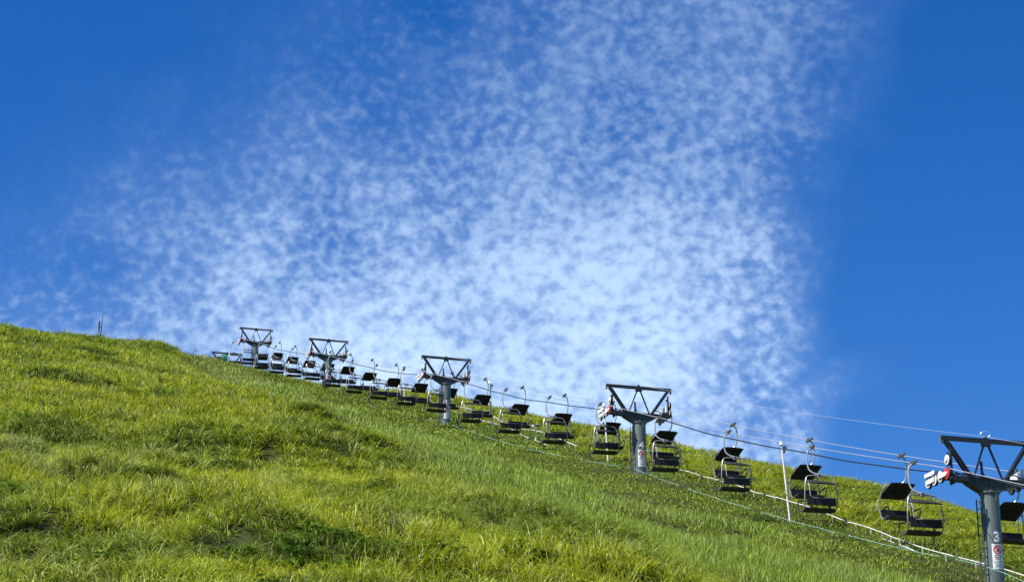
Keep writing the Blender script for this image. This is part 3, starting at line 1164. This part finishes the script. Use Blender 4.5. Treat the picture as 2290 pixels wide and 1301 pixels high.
def build_tower(k, number, label, root_z, t, h, with_sign=True):
    """local frame: x across the line, y uphill, z up from the column foot; h = crossbeam height over the foot"""
    p = line_pt(t)
    root = empty('lift_tower', (p[0], p[1], root_z), LINE_ROT)
    tag(root, label, 'lift tower', 'chairlift towers')
    top = empty  # keep flake quiet

    def B(mb, name, mat, parent=root, sm=False):
        # shapes below are drawn from the crossbeam down; move to foot-based height
        mb.v = [(x, y, z + h) for x, y, z in mb.v]
        return mb.build(name, mat, parent, sm)
    mb = MB()
    n = 28
    mb.lathe([(COL_R, -h - .3), (COL_R, -1.74), (COL_R * .985, -1.685)], n)
    column = B(mb, 'column', M['column'], root, True)
    mb = MB()
    mb.lathe([(COL_R + .045, -1.735), (COL_R + .045, -1.695)], n)
    for i in range(10):
        a = i * math.pi / 5
        mb.lathe([(.02, -1.695), (.02, -1.655)], 6, 'z', (math.cos(a) * (COL_R + .02), math.sin(a) * (COL_R + .02), 0))
    mb.bar((.05, -COL_R - .03, -2.02), (.05, -COL_R - .03, -1.74), .02, .03)
    B(mb, 'flange', M['column'], column)
    mb = MB()
    mb.prism([(-1.30, -1.27), (1.30, -1.27), (1.30, -1.38), (.78, -1.41), (.34, -1.655), (-.34, -1.655), (-.78, -1.41), (-1.30, -1.38)], -.14, .14)
    mb.bar((-1.30, 0, -1.265), (1.30, 0, -1.265), .36, .03)
    mb.prism([(-.8, -1.432), (-.34, -1.685), (.34, -1.685), (.8, -1.432), (.8, -1.408), (.34, -1.652), (-.34, -1.652), (-.8, -1.408)], -.18, .18)
    for x in (-.55, 0, .55):
        mb.bar((x, -.155, -1.62 if x == 0 else -1.54), (x, -.155, -1.29), .02, .05, (0, 1, 0))
    B(mb, 'cross_arm', M['dark'] if False else M['arm'], root)
    mb = MB()
    mb.bar((-1.60, 0, 0), (1.60, 0, 0), .13, .13)
    tb = B(mb, 'top_beam', M['dark'], root)
    for s in (-1, 1):
        mb = MB()
        mb.bar((s * 1.60, 0, -.20), (s * 1.60, 0, .075), .12, .02, (0, 1, 0))
        mb.tube(rounded([(s * 1.56, 0, -.06), (s * 1.56, 0, -.17), (s * 1.47, 0, -.17), (s * 1.47, 0, -.06)], .06), .014)
        B(mb, 'end_hook', M['column'], tb)
        mb = MB()
        mb.bar((s * 1.44, 0, -.065), (s * .60, 0, -1.26), .15, .12)
        mb.bar((s * 1.44 - s * .11, -.09, -.16), (s * .60 + s * .02, -.09, -1.18), .03, .05)
        B(mb, 'brace', M['dark'])
        mb = MB()
        mb.bar((s * .07, 0, -.12), (s * .52, 0, -1.26), .06, .052)
        B(mb, 'strut', M['dark'])
    mb = MB()
    mb.prism([(-.15, -.17), (-.11, .0), (.11, 0), (.15, -.17)], -.075, .075)
    mb.prism([(-.05, .065), (-.05, .13), (.05, .13), (.05, .065)], -.05, .05)
    B(mb, 'gusset', M['dark'])
    mb = MB()
    mb.tube([(-.14, .1, -1.24), (-.16, .1, -.66)], .045, 8)
    mb.prism([(-.28, -1.23), (-.17, -1.02), (-.11, -1.02), (.0, -1.23)], .07, .13)
    B(mb, 'mast', M['dark'])
    for s in (-1, 1):
        a = sheaves(root, s)
        for ob in [a] + list(a.children) + [g for c in a.children for g in c.children]:
            for vtx in ob.data.vertices:
                vtx.co.z += h
    # ladder standing off the left side of the column
    mb = MB()
    x = -COL_R - .09
    for y in (-.15, .15):
        mb.tube([(x, y, -h + .15), (x, y, -1.9)], .022, 6)
    lad = B(mb, 'ladder', M['ladder'])
    for z in np.arange(-h + .6, -2.0, 1.1):
        mb = MB()
        mb.bar((x, 0, z), (-COL_R + .02, 0, z), .03, .03)
        B(mb, 'standoff', M['ladder'], lad)
    rung = None
    for z in np.arange(-h + .35, -1.95, .28):
        mb = MB()
        mb.tube([(x, -.15, z), (x, .15, z)], .014, 5)
        B(mb, 'rung', M['ladder'], lad)
    if number:
        mb = MB()
        vs_, fs_ = text_polys(number, 0.44)
        zt = 1.50
        mb.add([wrap(vx, zt + vy, .012) for vx, vy, _ in vs_], fs_)
        o_ = mb.build('number', M['white'], column)
        tag(o_, 'white painted numeral %s' % number)
    if with_sign:
        mb = MB()
        wrap_rect(mb, -.185, .185, .62, 1.42, .012, 8)
        wrap_rect(mb, -.185, .185, .62, 1.42, .004, 8)
        sg = mb.build('notice', M['white'], column)
        tag(sg, 'white notice with a red prohibition ring and lines of small print')
        mb = MB()
        cz, ro, ri, nn = 1.24, .145, .108, 28
        vs_, fs_ = [], []
        for i in range(nn):
            a = 2 * math.pi * i / nn
            vs_ += [wrap(ro * math.cos(a), cz + ro * math.sin(a), .018), wrap(ri * math.cos(a), cz + ri * math.sin(a), .018)]
        for i in range(nn):
            j = (i + 1) % nn
            fs_.append((2 * i, 2 * j, 2 * j + 1, 2 * i + 1))
        mb.add(vs_, fs_)
        q = []
        for f_, w_ in ((-1, -1), (-1, 1), (0, 1), (1, 1), (1, -1), (0, -1)):
            a_, z_ = f_ * .082 + w_ * .012, -f_ * .082 + w_ * .012
            q.append(wrap(a_, cz + z_, .020))
        mb.add(q, [(0, 1, 2, 5), (5, 2, 3, 4)])
        mb.build('prohibition_ring', M['red'], sg)
        mb = MB()
        for a0, a1, z0, z1 in ((-.07, .02, -.06, -.035), (-.045, -.01, -.035, .02), (-.01, .06, -.02, .01), (.0, .05, .03, .065), (.03, .07, -.06, -.03), (-.05, -.02, .03, .06)):
            wrap_rect(mb, a0, a1, cz + z0, cz + z1, .0155, 2)
        mb.build('pictogram', M['ink'], sg)
        mb = MB()
        rr = random.Random(5)
        for z_, hh in ((1.055, .03), (1.00, .03), (.945, .03), (.86, .018), (.825, .018), (.77, .018), (.735, .018), (.69, .018)):
            a_ = -.15 + rr.random() * .06
            end = .15 - rr.random() * .06
            while a_ < end:
                w_ = hh * (.5 + .6 * rr.random())
                wrap_rect(mb, a_, min(a_ + w_, end), z_ - hh / 2, z_ + hh / 2 * (.3 + .7 * rr.random()), .0155, 1)
                a_ += w_ + hh * .45
        mb.build('small_print', M['ink'], sg)['kind'] = 'stuff'
    return root


M['arm'] = principled('arm_paint', (0.032, 0.042, 0.043), 0.45, 0, 0.15, 4.0)
tower_label = {
    3: 'nearest grey lift tower, painted number 3, cut by the right edge',
    4: 'grey lift tower painted number 4 with a black V truss on top',
    5: 'grey lift tower painted number 5 beside overlapping chairs mid slope',
    6: 'small distant lift tower with number 6, between numbers 5 and the crest',
    7: 'farthest full lift tower standing at the crest, its foot hidden in grass',
}
for k in (3, 4, 5, 6, 7):
    p = line_pt(TOWER_T[k])
    bz = float(G(p[0], p[1]))
    build_tower(k, str(k) if k < 7 else '', tower_label[k], bz, TOWER_T[k], p[2] - bz)

# summit tower, its lower half behind the crest
T8 = t_of_x(517) + 2.0
dz8 = 0.0
for _ in range(30):
    yy = proj(line_pt(T8, 0, dz8))[1]
    dz8 += (yy - 790) * 232 / F
P8 = line_pt(T8, 0, dz8)
g8 = float(G(P8[0], P8[1]))


def shifted_tower():
    root = build_tower(8, '', 'low lift tower peeking over the crest, only its truss above the grass', g8, T8, max(2.6, P8[2] - g8), False)
    root.location = (P8[0], P8[1], P8[2] - max(2.6, P8[2] - g8))
    return root


shifted_tower()

# ------------------------------------------------------------------ ropes and cables
knots = [TOWER_T[3] - 38.0] + [TOWER_T[k] for k in (3, 4, 5, 6, 7)]
knot_dz = [0.0] * 6


def rope_dz(t):
    """height of a haul rope relative to the straight crossbeam line"""
    if t > knots[-1]:
        s = (t - knots[-1])
        tt = np.array([0, 7.5, 13.5, T8 - knots[-1], T8 - knots[-1] + 20])
        dd = np.array([0, -1.05, -1.75, dz8, dz8 - 9.0])
        return ROPE_DZ + float(np.interp(s, tt, dd))
    for a, b in zip(knots[:-1], knots[1:]):
        if a <= t <= b:
            f = (t - a) / (b - a)
            return ROPE_DZ - 0.20 * 4 * f * (1 - f)
    return ROPE_DZ


def rope(name, label, cat, fn, ts, r, mat, group=None, n=6):
    mb = MB()
    mb.tube([fn(t) for t in ts], r, n)
    o_ = mb.build(name, mat, None, True)
    tag(o_, label, cat, group)
    return o_


ts = list(np.arange(knots[0], T8 + 18, 1.5))
rope('haul_rope', 'left steel haul rope carrying the chairs seen from behind', 'rope', lambda t: line_pt(t, -ROPE_V, rope_dz(t)), ts, .0135, M['rope'], 'haul ropes')
rope('haul_rope', 'right steel haul rope carrying the chairs facing down the hill', 'rope', lambda t: line_pt(t, ROPE_V, rope_dz(t)), ts, .0135, M['rope'], 'haul ropes')


def span(a, b, sag, wob=0.0, n=24, v=0.0, dz=0.0, seed=0):
    out = []
    for i in range(n + 1):
        f = i / n
        t = a + (b - a) * f
        w = wob * (math.sin(f * 31 + seed) * .5 + math.sin(f * 13 + seed * 2)) * f * (1 - f) * 4
        out.append(line_pt(t, v, dz - sag * 4 * f * (1 - f) + w))
    return out


def chain(a_list, **kw):
    pts = []
    for i, (a, b) in enumerate(zip(a_list[:-1], a_list[1:])):
        s = span(a, b, seed=i, **kw)
        pts += s if not pts else s[1:]
    return pts


tl = [knots[0] + 2] + [TOWER_T[k] for k in (3, 4, 5, 6, 7)]
mb = MB()
mb.tube(chain(tl, sag=.16, v=0.0, dz=.15), .0065, 5)
tag(mb.build('signal_wire', M['rope'], None, True), 'thin pale wire strung along the tops of the towers', 'wire')
mb = MB()
mb.tube(chain(tl, sag=.42, v=-.16, dz=-1.17, wob=.03), .027, 6)
tag(mb.build('power_cable', M['cable'], None, True), 'thick dark sagging cable strung between the tower cross arms', 'cable')

# small wire loop on the nearest tower's top beam
mb = MB()
p3 = line_pt(TOWER_T[3])
mb.tube([(p3[0] + .16 * math.cos(a), p3[1], p3[2] + .22 + .10 * math.sin(a)) for a in np.linspace(-2.6, 2.6 + .6, 14)], .008, 5)
tag(mb.build('wire_loop', M['rope'], None, True), 'small coil of pale wire on top of tower 3', 'wire')


# ------------------------------------------------------------------ chairs
def make_chair():
    root = empty('lift_chair', (0, 0, 0))
    bz_, by, bx = -1.10, -.22, .16          # bracket on top of the seat frame, relative to the grip
    # hanger: hooks out around the sheaves, comes back over the frame
    mb = MB()
    mb.tube(catmull([(0, 0, -.03), (-.11, -.01, -.10), (-.18, -.02, -.26), (-.20, -.05, -.62), (-.16, -.10, -.87), (-.03, -.17, -1.00), (bx, by, bz_ + .05)], 4), .030, 8)
    mb.build('hanger', M['tube'], root, True)
    mb = MB()
    mb.box((0, 0, -.01), .10, .20, .10)
    mb.tube([(0, -.27, .005), (0, .27, .005)], .034, 8)
    mb.box((0, -.22, 0), .085, .09, .085)
    mb.box((0, .22, 0), .085, .09, .085)
    mb.tube([(-.07, .0, .03), (.09, .0, .03)], .03, 8)
    mb.build('grip', M['clamp'], root)
    mb = MB()
    mb.box((bx, by, bz_), .15, .10, .13)
    mb.tube([(bx - .14, by, bz_ + .03), (bx + .14, by, bz_ + .03)], .03, 6)
    br = mb.build('bracket', M['plate'], root)
    mb = MB()
    mb.box((bx, by - .054, bz_ + .005), .055, .006, .065)
    mb.build('number_tag', M['ink'], br)
    z0 = bz_
    side = lambda s: [(bx, by, z0 - .0), (bx + s * .30, by, z0 - .01), (bx + s * .47, by - .02, z0 - .06), (bx + s * .56, by - .08, z0 - .26),
                      (bx + s * .62, by - .14, z0 - .62), (bx + s * .63, by - .14, z0 - .90), (bx + s * .61, by - .02, z0 - 1.19),
                      (bx + s * .60, by + .16, z0 - 1.27), (bx + s * .60, by + .52, z0 - 1.20)]
    for s in (-1, 1):
        mb = MB()
        mb.tube(catmull(side(s), 4), .025, 7)
        fr = mb.build('side_frame', M['frame'], root, True)
        mb = MB()
        X_ = bx + s * .60
        mb.tube(rounded([(X_, by + .50, z0 - 1.20), (X_ + s * .015, by + .60, z0 - 1.00), (X_ + s * .015, by + .54, z0 - .86), (X_ + s * .01, by - .06, z0 - .94)], .09), .027, 6)
        mb.tube([(X_, by + .5, z0 - 1.2), (X_, by + .08, z0 - 1.255)], .027, 6)
        mb.build('armrest', M['hood'], fr, True)
    # weather hood: thin curved shell rising to the front
    mb = MB()
    nx_, ny_ = 6, 6
    top_, bot_ = [], []
    for j in range(ny_ + 1):
        g_ = j / ny_
        y = by - .42 + 1.04 * g_
        zc = z0 - .36 + .34 * g_ + .03 * math.sin(math.pi * g_)
        for i in range(nx_ + 1):
            f_ = i / nx_ * 2 - 1
            x = bx + f_ * (.50 - .03 * g_)
            zz = zc - .025 * f_ * f_
            top_.append((x, y, zz + .012))
            bot_.append((x, y, zz - .012))
    nn = (nx_ + 1) * (ny_ + 1)
    fs_ = []
    for j in range(ny_):
        for i in range(nx_):
            a = j * (nx_ + 1) + i
            fs_.append((a, a + 1, a + nx_ + 2, a + nx_ + 1))
            fs_.append((a + nn, a + nx_ + 1 + nn, a + nx_ + 2 + nn, a + 1 + nn))
    ring = [i for i in range(nx_ + 1)] + [j * (nx_ + 1) + nx_ for j in range(1, ny_ + 1)] + [ny_ * (nx_ + 1) + i for i in range(nx_ - 1, -1, -1)] + [j * (nx_ + 1) for j in range(ny_ - 1, 0, -1)]
    for a, b in zip(ring, ring[1:] + ring[:1]):
        fs_.append((a, a + nn, b + nn, b))
    mb.add(top_ + bot_, fs_)
    hood = mb.build('hood', M['hood'], root, True)
    mb = MB()
    for g_ in (0.03, .36, .68, .97):
        y = by - .42 + 1.04 * g_
        zc = z0 - .36 + .34 * g_ + .03 * math.sin(math.pi * g_) - .018
        mb.bar((bx - .48, y, zc - .022), (bx + .48, y, zc - .022), .012, .012)
    for f_ in (-.66, -.33, 0, .33, .66):
        mb.bar((bx + f_ * .5, by - .40, z0 - .385), (bx + f_ * .48, by + .60, z0 - .058), .01, .01, (1, 0, 0))
    mb.build('hood_ribs', M['seam'] if False else M['rib'], hood)
    mb = MB()
    mb.tube([(bx - .56, by - .08, z0 - .28), (bx + .56, by - .08, z0 - .28)], .02, 6)
    mb.build('hood_bar', M['hood'], root)
    # seat and low backrest
    mb = MB()
    mb.prism([(0, 0)] * 0 + [(bx - .56, z0 - 1.25), (bx + .56, z0 - 1.25), (bx + .56, z0 - 1.18), (bx - .56, z0 - 1.18)], by - .02, by + .50)
    mb.build('seat', M['seat'], root)
    mb = MB()
    mb.bar((bx - .55, by - .15, z0 - .98), (bx + .55, by - .15, z0 - .98), .05, .27, (0, 1, 0))
    bk = mb.build('backrest', M['seat'], root)
    mb = MB()
    mb.box((bx, by - .178, z0 - .98), .012, .006, .26)
    mb.build('seam', M['seam'], bk)
    mb = MB()
    mb.tube([(bx - .60, by + .02, z0 - 1.22), (bx + .60, by + .02, z0 - 1.22)], .022, 6)
    for x in (-.34, .38):
        mb.tube([(bx + x, by - .14, z0 - 1.02), (bx + x, by + .02, z0 - 1.22)], .018, 6)
    mb.build('under_frame', M['hood'], root)
    # tube hoop behind the backrest, the raised end of the safety bar sticking out on the right
    mb = MB()
    mb.tube(rounded([(bx - .47, by - .10, z0 - .24), (bx - .46, by - .20, z0 - .50), (bx - .46, by - .24, z0 - .80), (bx - .38, by - .24, z0 - .88),
                     (bx + .30, by - .24, z0 - .86), (bx + .74, by - .30, z0 - .86)], .09), .016, 6)
    mb.build('safety_bar', M['tube'], root, True)
    mb = MB()
    mb.tube(rounded([(bx - .60, by + .52, z0 - 1.18), (bx - .58, by + .60, z0 - 1.50), (bx + .58, by + .60, z0 - 1.50), (bx + .60, by + .52, z0 - 1.18)], .12), .013, 5)
    mb.build('footrest', M['hood'], root, True)
    return root


M['rib'] = principled('hood_rib', (0.035, 0.04, 0.04), 0.5)
chair0 = make_chair()

near_x = [2063, 1829, 1645, 1487, 1357, 1241, 1139, 1053, 977, 909, 847, 791, 745, 697, 658, 622, 589, 556, 526]
far_x = [2268, 2017, 1803, 1628, 1482, 1361, 1251, 1157, 1074, 1008, 936, 877, 825, 777, 733, 693, 655, 623, 590]


def t_for_chair(x_img, s):
    """place along the rope whose hanging seat shows at that column"""
    lo, hi = -60.0, T8 + 5
    off = (.16 if s < 0 else -.16)
    for _ in range(50):
        m = (lo + hi) / 2
        q = line_pt(m, s * ROPE_V + off, rope_dz(m) - 1.9)
        q[:2] += UH * (-.2 if s < 0 else .2)
        if proj(q)[0] > x_img:
            lo = m
        else:
            hi = m
    return m


def where(t, s):
    """plain words for a chair's place, counted from the numbered towers"""
    names = {3: 'tower 3', 4: 'tower 4', 5: 'tower 5', 6: 'tower 6', 7: 'the crest tower'}
    below = [k for k in names if TOWER_T[k] <= t]
    return max(below) if below else None


ORD = ['first', 'second', 'third', 'fourth', 'fifth', 'sixth']
TN = {3: 'tower three', 4: 'tower four', 5: 'tower five', 6: 'tower six', 7: 'the crest tower'}
first = True
for s, xs in ((-1, near_x), (1, far_x)):
    tsx = [t_for_chair(x, s) for x in xs]
    # even spacing along the rope: straight fit
    kk = np.arange(len(tsx))
    good = slice(0, 16)
    sl, ic = np.polyfit(kk[good], np.array(tsx)[good], 1)
    tsx = list(ic + sl * kk)
    cnt = {}
    for i, t in enumerate(tsx):
        kb = where(t, s)
        cnt[kb] = cnt.get(kb, 0) + 1
        q = line_pt(t, s * ROPE_V, rope_dz(t))
        o_ = chair0 if first else copy_tree(chair0)
        first = False
        o_.location = tuple(q)
        o_.rotation_euler = (0, random.uniform(-.015, .015), LINE_ROT + (0 if s < 0 else math.pi) + random.uniform(-.03, .03))
        row = 'left rope' if s < 0 else 'right rope'
        look = 'black chair seen from behind' if s < 0 else 'black chair facing downhill'
        if kb is None:
            lab = look + ' at the right edge behind tower 3'
        else:
            lab = '%s, %s uphill of %s on the %s' % (look, ORD[cnt[kb] - 1], TN[kb], row)
        tag(o_, lab, 'lift chair', 'chairs on the left rope' if s < 0 else 'chairs on the right rope')


# ------------------------------------------------------------------ lamp posts, rail, cord, small things on the slope
def on_ground(px, py):
    p = raycast(px, py, G)
    return p


def lamp_post(px, py, h, lean, label, tall=True, z_hint=None, dv=None):
    p = on_ground(px, py) if z_hint is None else unproj(px, py, z_hint)
    gz = float(G(p[0], p[1]))
    root = empty('lamp_post', (p[0], p[1], gz), LINE_ROT)
    tag(root, label, 'lamp post', 'white lamp posts beside the lift')
    tx, ty = -lean * h, .25 * lean * h
    mb = MB()
    mb.tube([(0, 0, -.3), (tx, ty, h)], [.042, .036], 8)
    pole = mb.build('pole', M['white'], root, True)
    mb = MB()
    if tall:
        mb.tube([(tx, ty, h), (tx - .03, ty + .03, h + .16)], [.085, .05], 8)
        mb.build('lamp_head', M['white'], root, True)
        mb = MB()
        mb.box((tx + .11, ty - .05, h - .12), .12, .14, .12)
        mb.box((tx + .09, ty - .02, h - .27), .08, .10, .10)
        mb.build('control_box', M['lamp'], root)
    else:
        mb.lathe([(.05, -.14), (.10, -.10), (.11, .08), (.08, .12)], 10, 'x', (tx - .20, ty - .05, h - .1))
        mb.build('lamp_head', M['white'], root, True)
        mb = MB()
        mb.lathe([(.05, -.12), (.09, -.08), (.10, .08), (.06, .12)], 10, 'x', (tx + .17, ty, h + .03))
        mb.box((tx, ty, h + .02), .16, .10, .10)
        mb.build('lamp_head', M['lamp'], root, True)
    return root


lamp_post(1768, 1167, 3.15, .075, 'tall leaning white post between towers 3 and 4')
lamp_post(1361, 1037, 2.95, .06, 'white post showing through the chair just left of tower 4')
lamp_post(1102, 964, 3.0, .06, 'white post standing between two chair pairs right of tower 5')
lamp_post(1200, 987, .95, .09, 'short white post with two lamp heads between towers 4 and 5', tall=False)
lamp_post(906, 872, 2.9, .06, 'white post against the sky just left of tower 5', z_hint=166)
lamp_post(760, 862, 2.9, .04, 'white post partly hidden by the truss of tower 6', z_hint=196)
lamp_post(645, 842, 2.5, .04, 'thin white post behind the chairs between tower 6 and the crest tower', z_hint=212)

# short white marker stake in the grass under tower 6
p = on_ground(755, 882)
mb = MB()
mb.bar((p[0], p[1], p[2] - .2), (p[0], p[1], p[2] + .55), .07, .07)
tag(mb.build('marker_stake', M['offwhite']), 'short white stake in the grass right below tower 6', 'stake')


def rail(px_pts, label, hgt, r, step=1.1, lift=14):
    """white pipe on short pegs that follows the ground"""
    P = []
    for a, b in px_pts:
        q = on_ground(a, b)
        if q is not None:
            P.append(q)
    P = [Vector(q) for q in P]
    dense = catmull(P, 6)
    dense = [Vector((q.x, q.y, float(G(q.x, q.y)) * .6 + q.z * .4 + hgt)) for q in dense]
    c = dense[0]
    root = empty('pipe_rail', (c.x, c.y, c.z - hgt))
    tag(root, label, 'rail', 'white pipe rails on pegs')
    mb = MB()
    mb.tube([q - c + Vector((0, 0, hgt)) for q in dense], r, 7)
    mb.build('pipe', M['offwhite'], root, True)
    acc_, last = 0.0, dense[0]
    peg = None
    for q in dense[1:]:
        acc_ += (q - last).length
        last = q
        if acc_ > step:
            acc_ = 0
            if peg is None:
                mb = MB()
                mb.bar((0, 0, -hgt - .15), (0, 0, 0), .035, .035)
                me = mb.mesh('peg', M['offwhite'])
            pg = bpy.data.objects.new('peg', me)
            COL.objects.link(pg)
            pg.parent = root
            pg.location = q - c + Vector((0, 0, hgt))
            peg = me
    return root


rail([(1020, 920), (1054, 927), (1082, 936), (1100, 941), (1144, 963), (1162, 972), (1196, 976), (1218, 982), (1262, 1000), (1291, 1012)],
     'upper white pipe on pegs running down beside tower 5', .38, .023)
rail([(1007, 924), (1028, 932), (1080, 949), (1119, 959), (1158, 977), (1228, 1007)],
     'lower white pipe on pegs below the other pipe beside tower 5', .26, .02, 2.2)
rail([(1508, 1060), (1550, 1069), (1600, 1084), (1651, 1098), (1704, 1117), (1762, 1133), (1808, 1147), (1849, 1162), (1948, 1196), (2013, 1222), (2078, 1245), (2203, 1279), (2300, 1306)],
     'long white pipe on pegs running from tower 4 past tower 3', .26, .022)
rail([(1975, 1212), (2000, 1222), (2045, 1240)],
     'short lower piece of white pipe left of tower 3', .14, .022, 1.6)

# turquoise cord tied from tower to tower near the ground
pts = []
cord_t = [TOWER_T[3] - 30, TOWER_T[3], TOWER_T[4], TOWER_T[5], TOWER_T[5] + 22]
hh_ = [.55, .78, .60, .55, .30]
for i in range(4):
    for j in range(25):
        f_ = j / 24
        if i and j == 0:
            continue
        t = cord_t[i] + (cord_t[i + 1] - cord_t[i]) * f_
        v_ = -.36 if 0 < i else -.36 + .25 * (1 - f_)
        q = line_pt(t, v_)
        gz = float(G(q[0], q[1]))
        e0 = line_pt(cord_t[i], -.36)
        e1 = line_pt(cord_t[i + 1], -.36)
        z0_ = float(G(e0[0], e0[1])) + hh_[i]
        z1_ = float(G(e1[0], e1[1])) + hh_[i + 1]
        z_ = z0_ + (z1_ - z0_) * f_ - .35 * 4 * f_ * (1 - f_)
        pts.append((q[0], q[1], max(z_, gz + .16) + .02 * math.sin(t * 1.7)))
mb = MB()
mb.tube(pts, .0065, 5)
tag(mb.build('cord', M['cord'], None, True), 'turquoise cord tied from tower to tower low above the mown grass', 'cord')

# weather mast on the left skyline
p = None
for yy in range(745, 800):
    p = raycast(224, yy, G)
    if p is not None:
        break
gz = float(G(p[0], p[1]))
root = empty('antenna_mast', (p[0], p[1], gz))
tag(root, 'dark pair of thin antenna rods on the left skyline', 'antenna')
mb = MB()
mb.tube([(0, 0, -.2), (.06, 0, 1.5), (.12, 0, 2.55)], [.045, .04, .015], 6)
mb.build('whip', M['dark'], root)
mb = MB()
mb.tube([(-.17, 0, -.2), (-.15, 0, 1.75)], .05, 6)
mb.bar((-.2, 0, 1.25), (.08, 0, 1.25), .05, .05)
mb.bar((-.16, 0, 1.05), (-.16, 0, 1.65), .09, .13)
mb.build('rod', M['dark'], root)
mb = MB()
mb.box((-.14, -.06, .55), .24, .10, .16)
mb.build('junction_box', M['plate'], root)

# small two-headed post on the crest
for yy in range(780, 840):
    p = raycast(436, yy, G)
    if p is not None:
        break
gz = float(G(p[0], p[1]))
root = empty('survey_post', (p[0], p[1], gz))
tag(root, 'little pale post with a cross piece on the crest left of the last tower', 'post')
mb = MB()
mb.tube([(0, 0, -.2), (0, 0, .95)], .045, 6)
mb.build('stem', M['offwhite'], root)
mb = MB()
mb.box((-.02, 0, .80), .16, .12, .34)
mb.bar((.0, 0, .72), (.24, 0, .74), .05, .05)
mb.build('head', M['plate'], root)

# green rounded cover and dark low roof beside the summit tower
q = unproj(500, 806, 231)
gz = min(float(G(q[0], q[1])), q[2] - .7)
hh0 = q[2] - gz
root = empty('machine_cover', (q[0], q[1], gz), LINE_ROT)
tag(root, 'rounded green cover beside the low tower on the crest', 'cover')
mb = MB()
mb.lathe([(.30, -.35), (.62, -.30), (.72, 0), (.62, .30), (.30, .35)], 16, 'x', (0, 0, hh0))
mb.build('shell', M['green'], root, True)
mb = MB()
mb.box((-.05, 0, (hh0 - .4) / 2 - .1), .5, .5, hh0 - .2)
mb.build('base', M['shed'], root)
q = unproj(484, 806, 231)
gz = min(float(G(q[0], q[1])), q[2] - 1.6)
hh1 = q[2] - 1.6 - gz
root = empty('equipment_shed', (q[0], q[1], gz), LINE_ROT)
tag(root, 'dark low shed roof just left of the green cover on the crest', 'shed')
mb = MB()
mb.box((0, 0, (hh1 + 1.5) / 2 - .1), 1.1, 1.4, hh1 + 1.7)
mb.build('wall', M['shed'], root)
mb = MB()
mb.prism([(-.7, hh1 + 1.5), (.7, hh1 + 1.5), (.72, hh1 + 1.58), (.1, hh1 + 1.86), (-.72, hh1 + 1.58)], -.8, .8)
mb.build('roof', M['shed'], root)
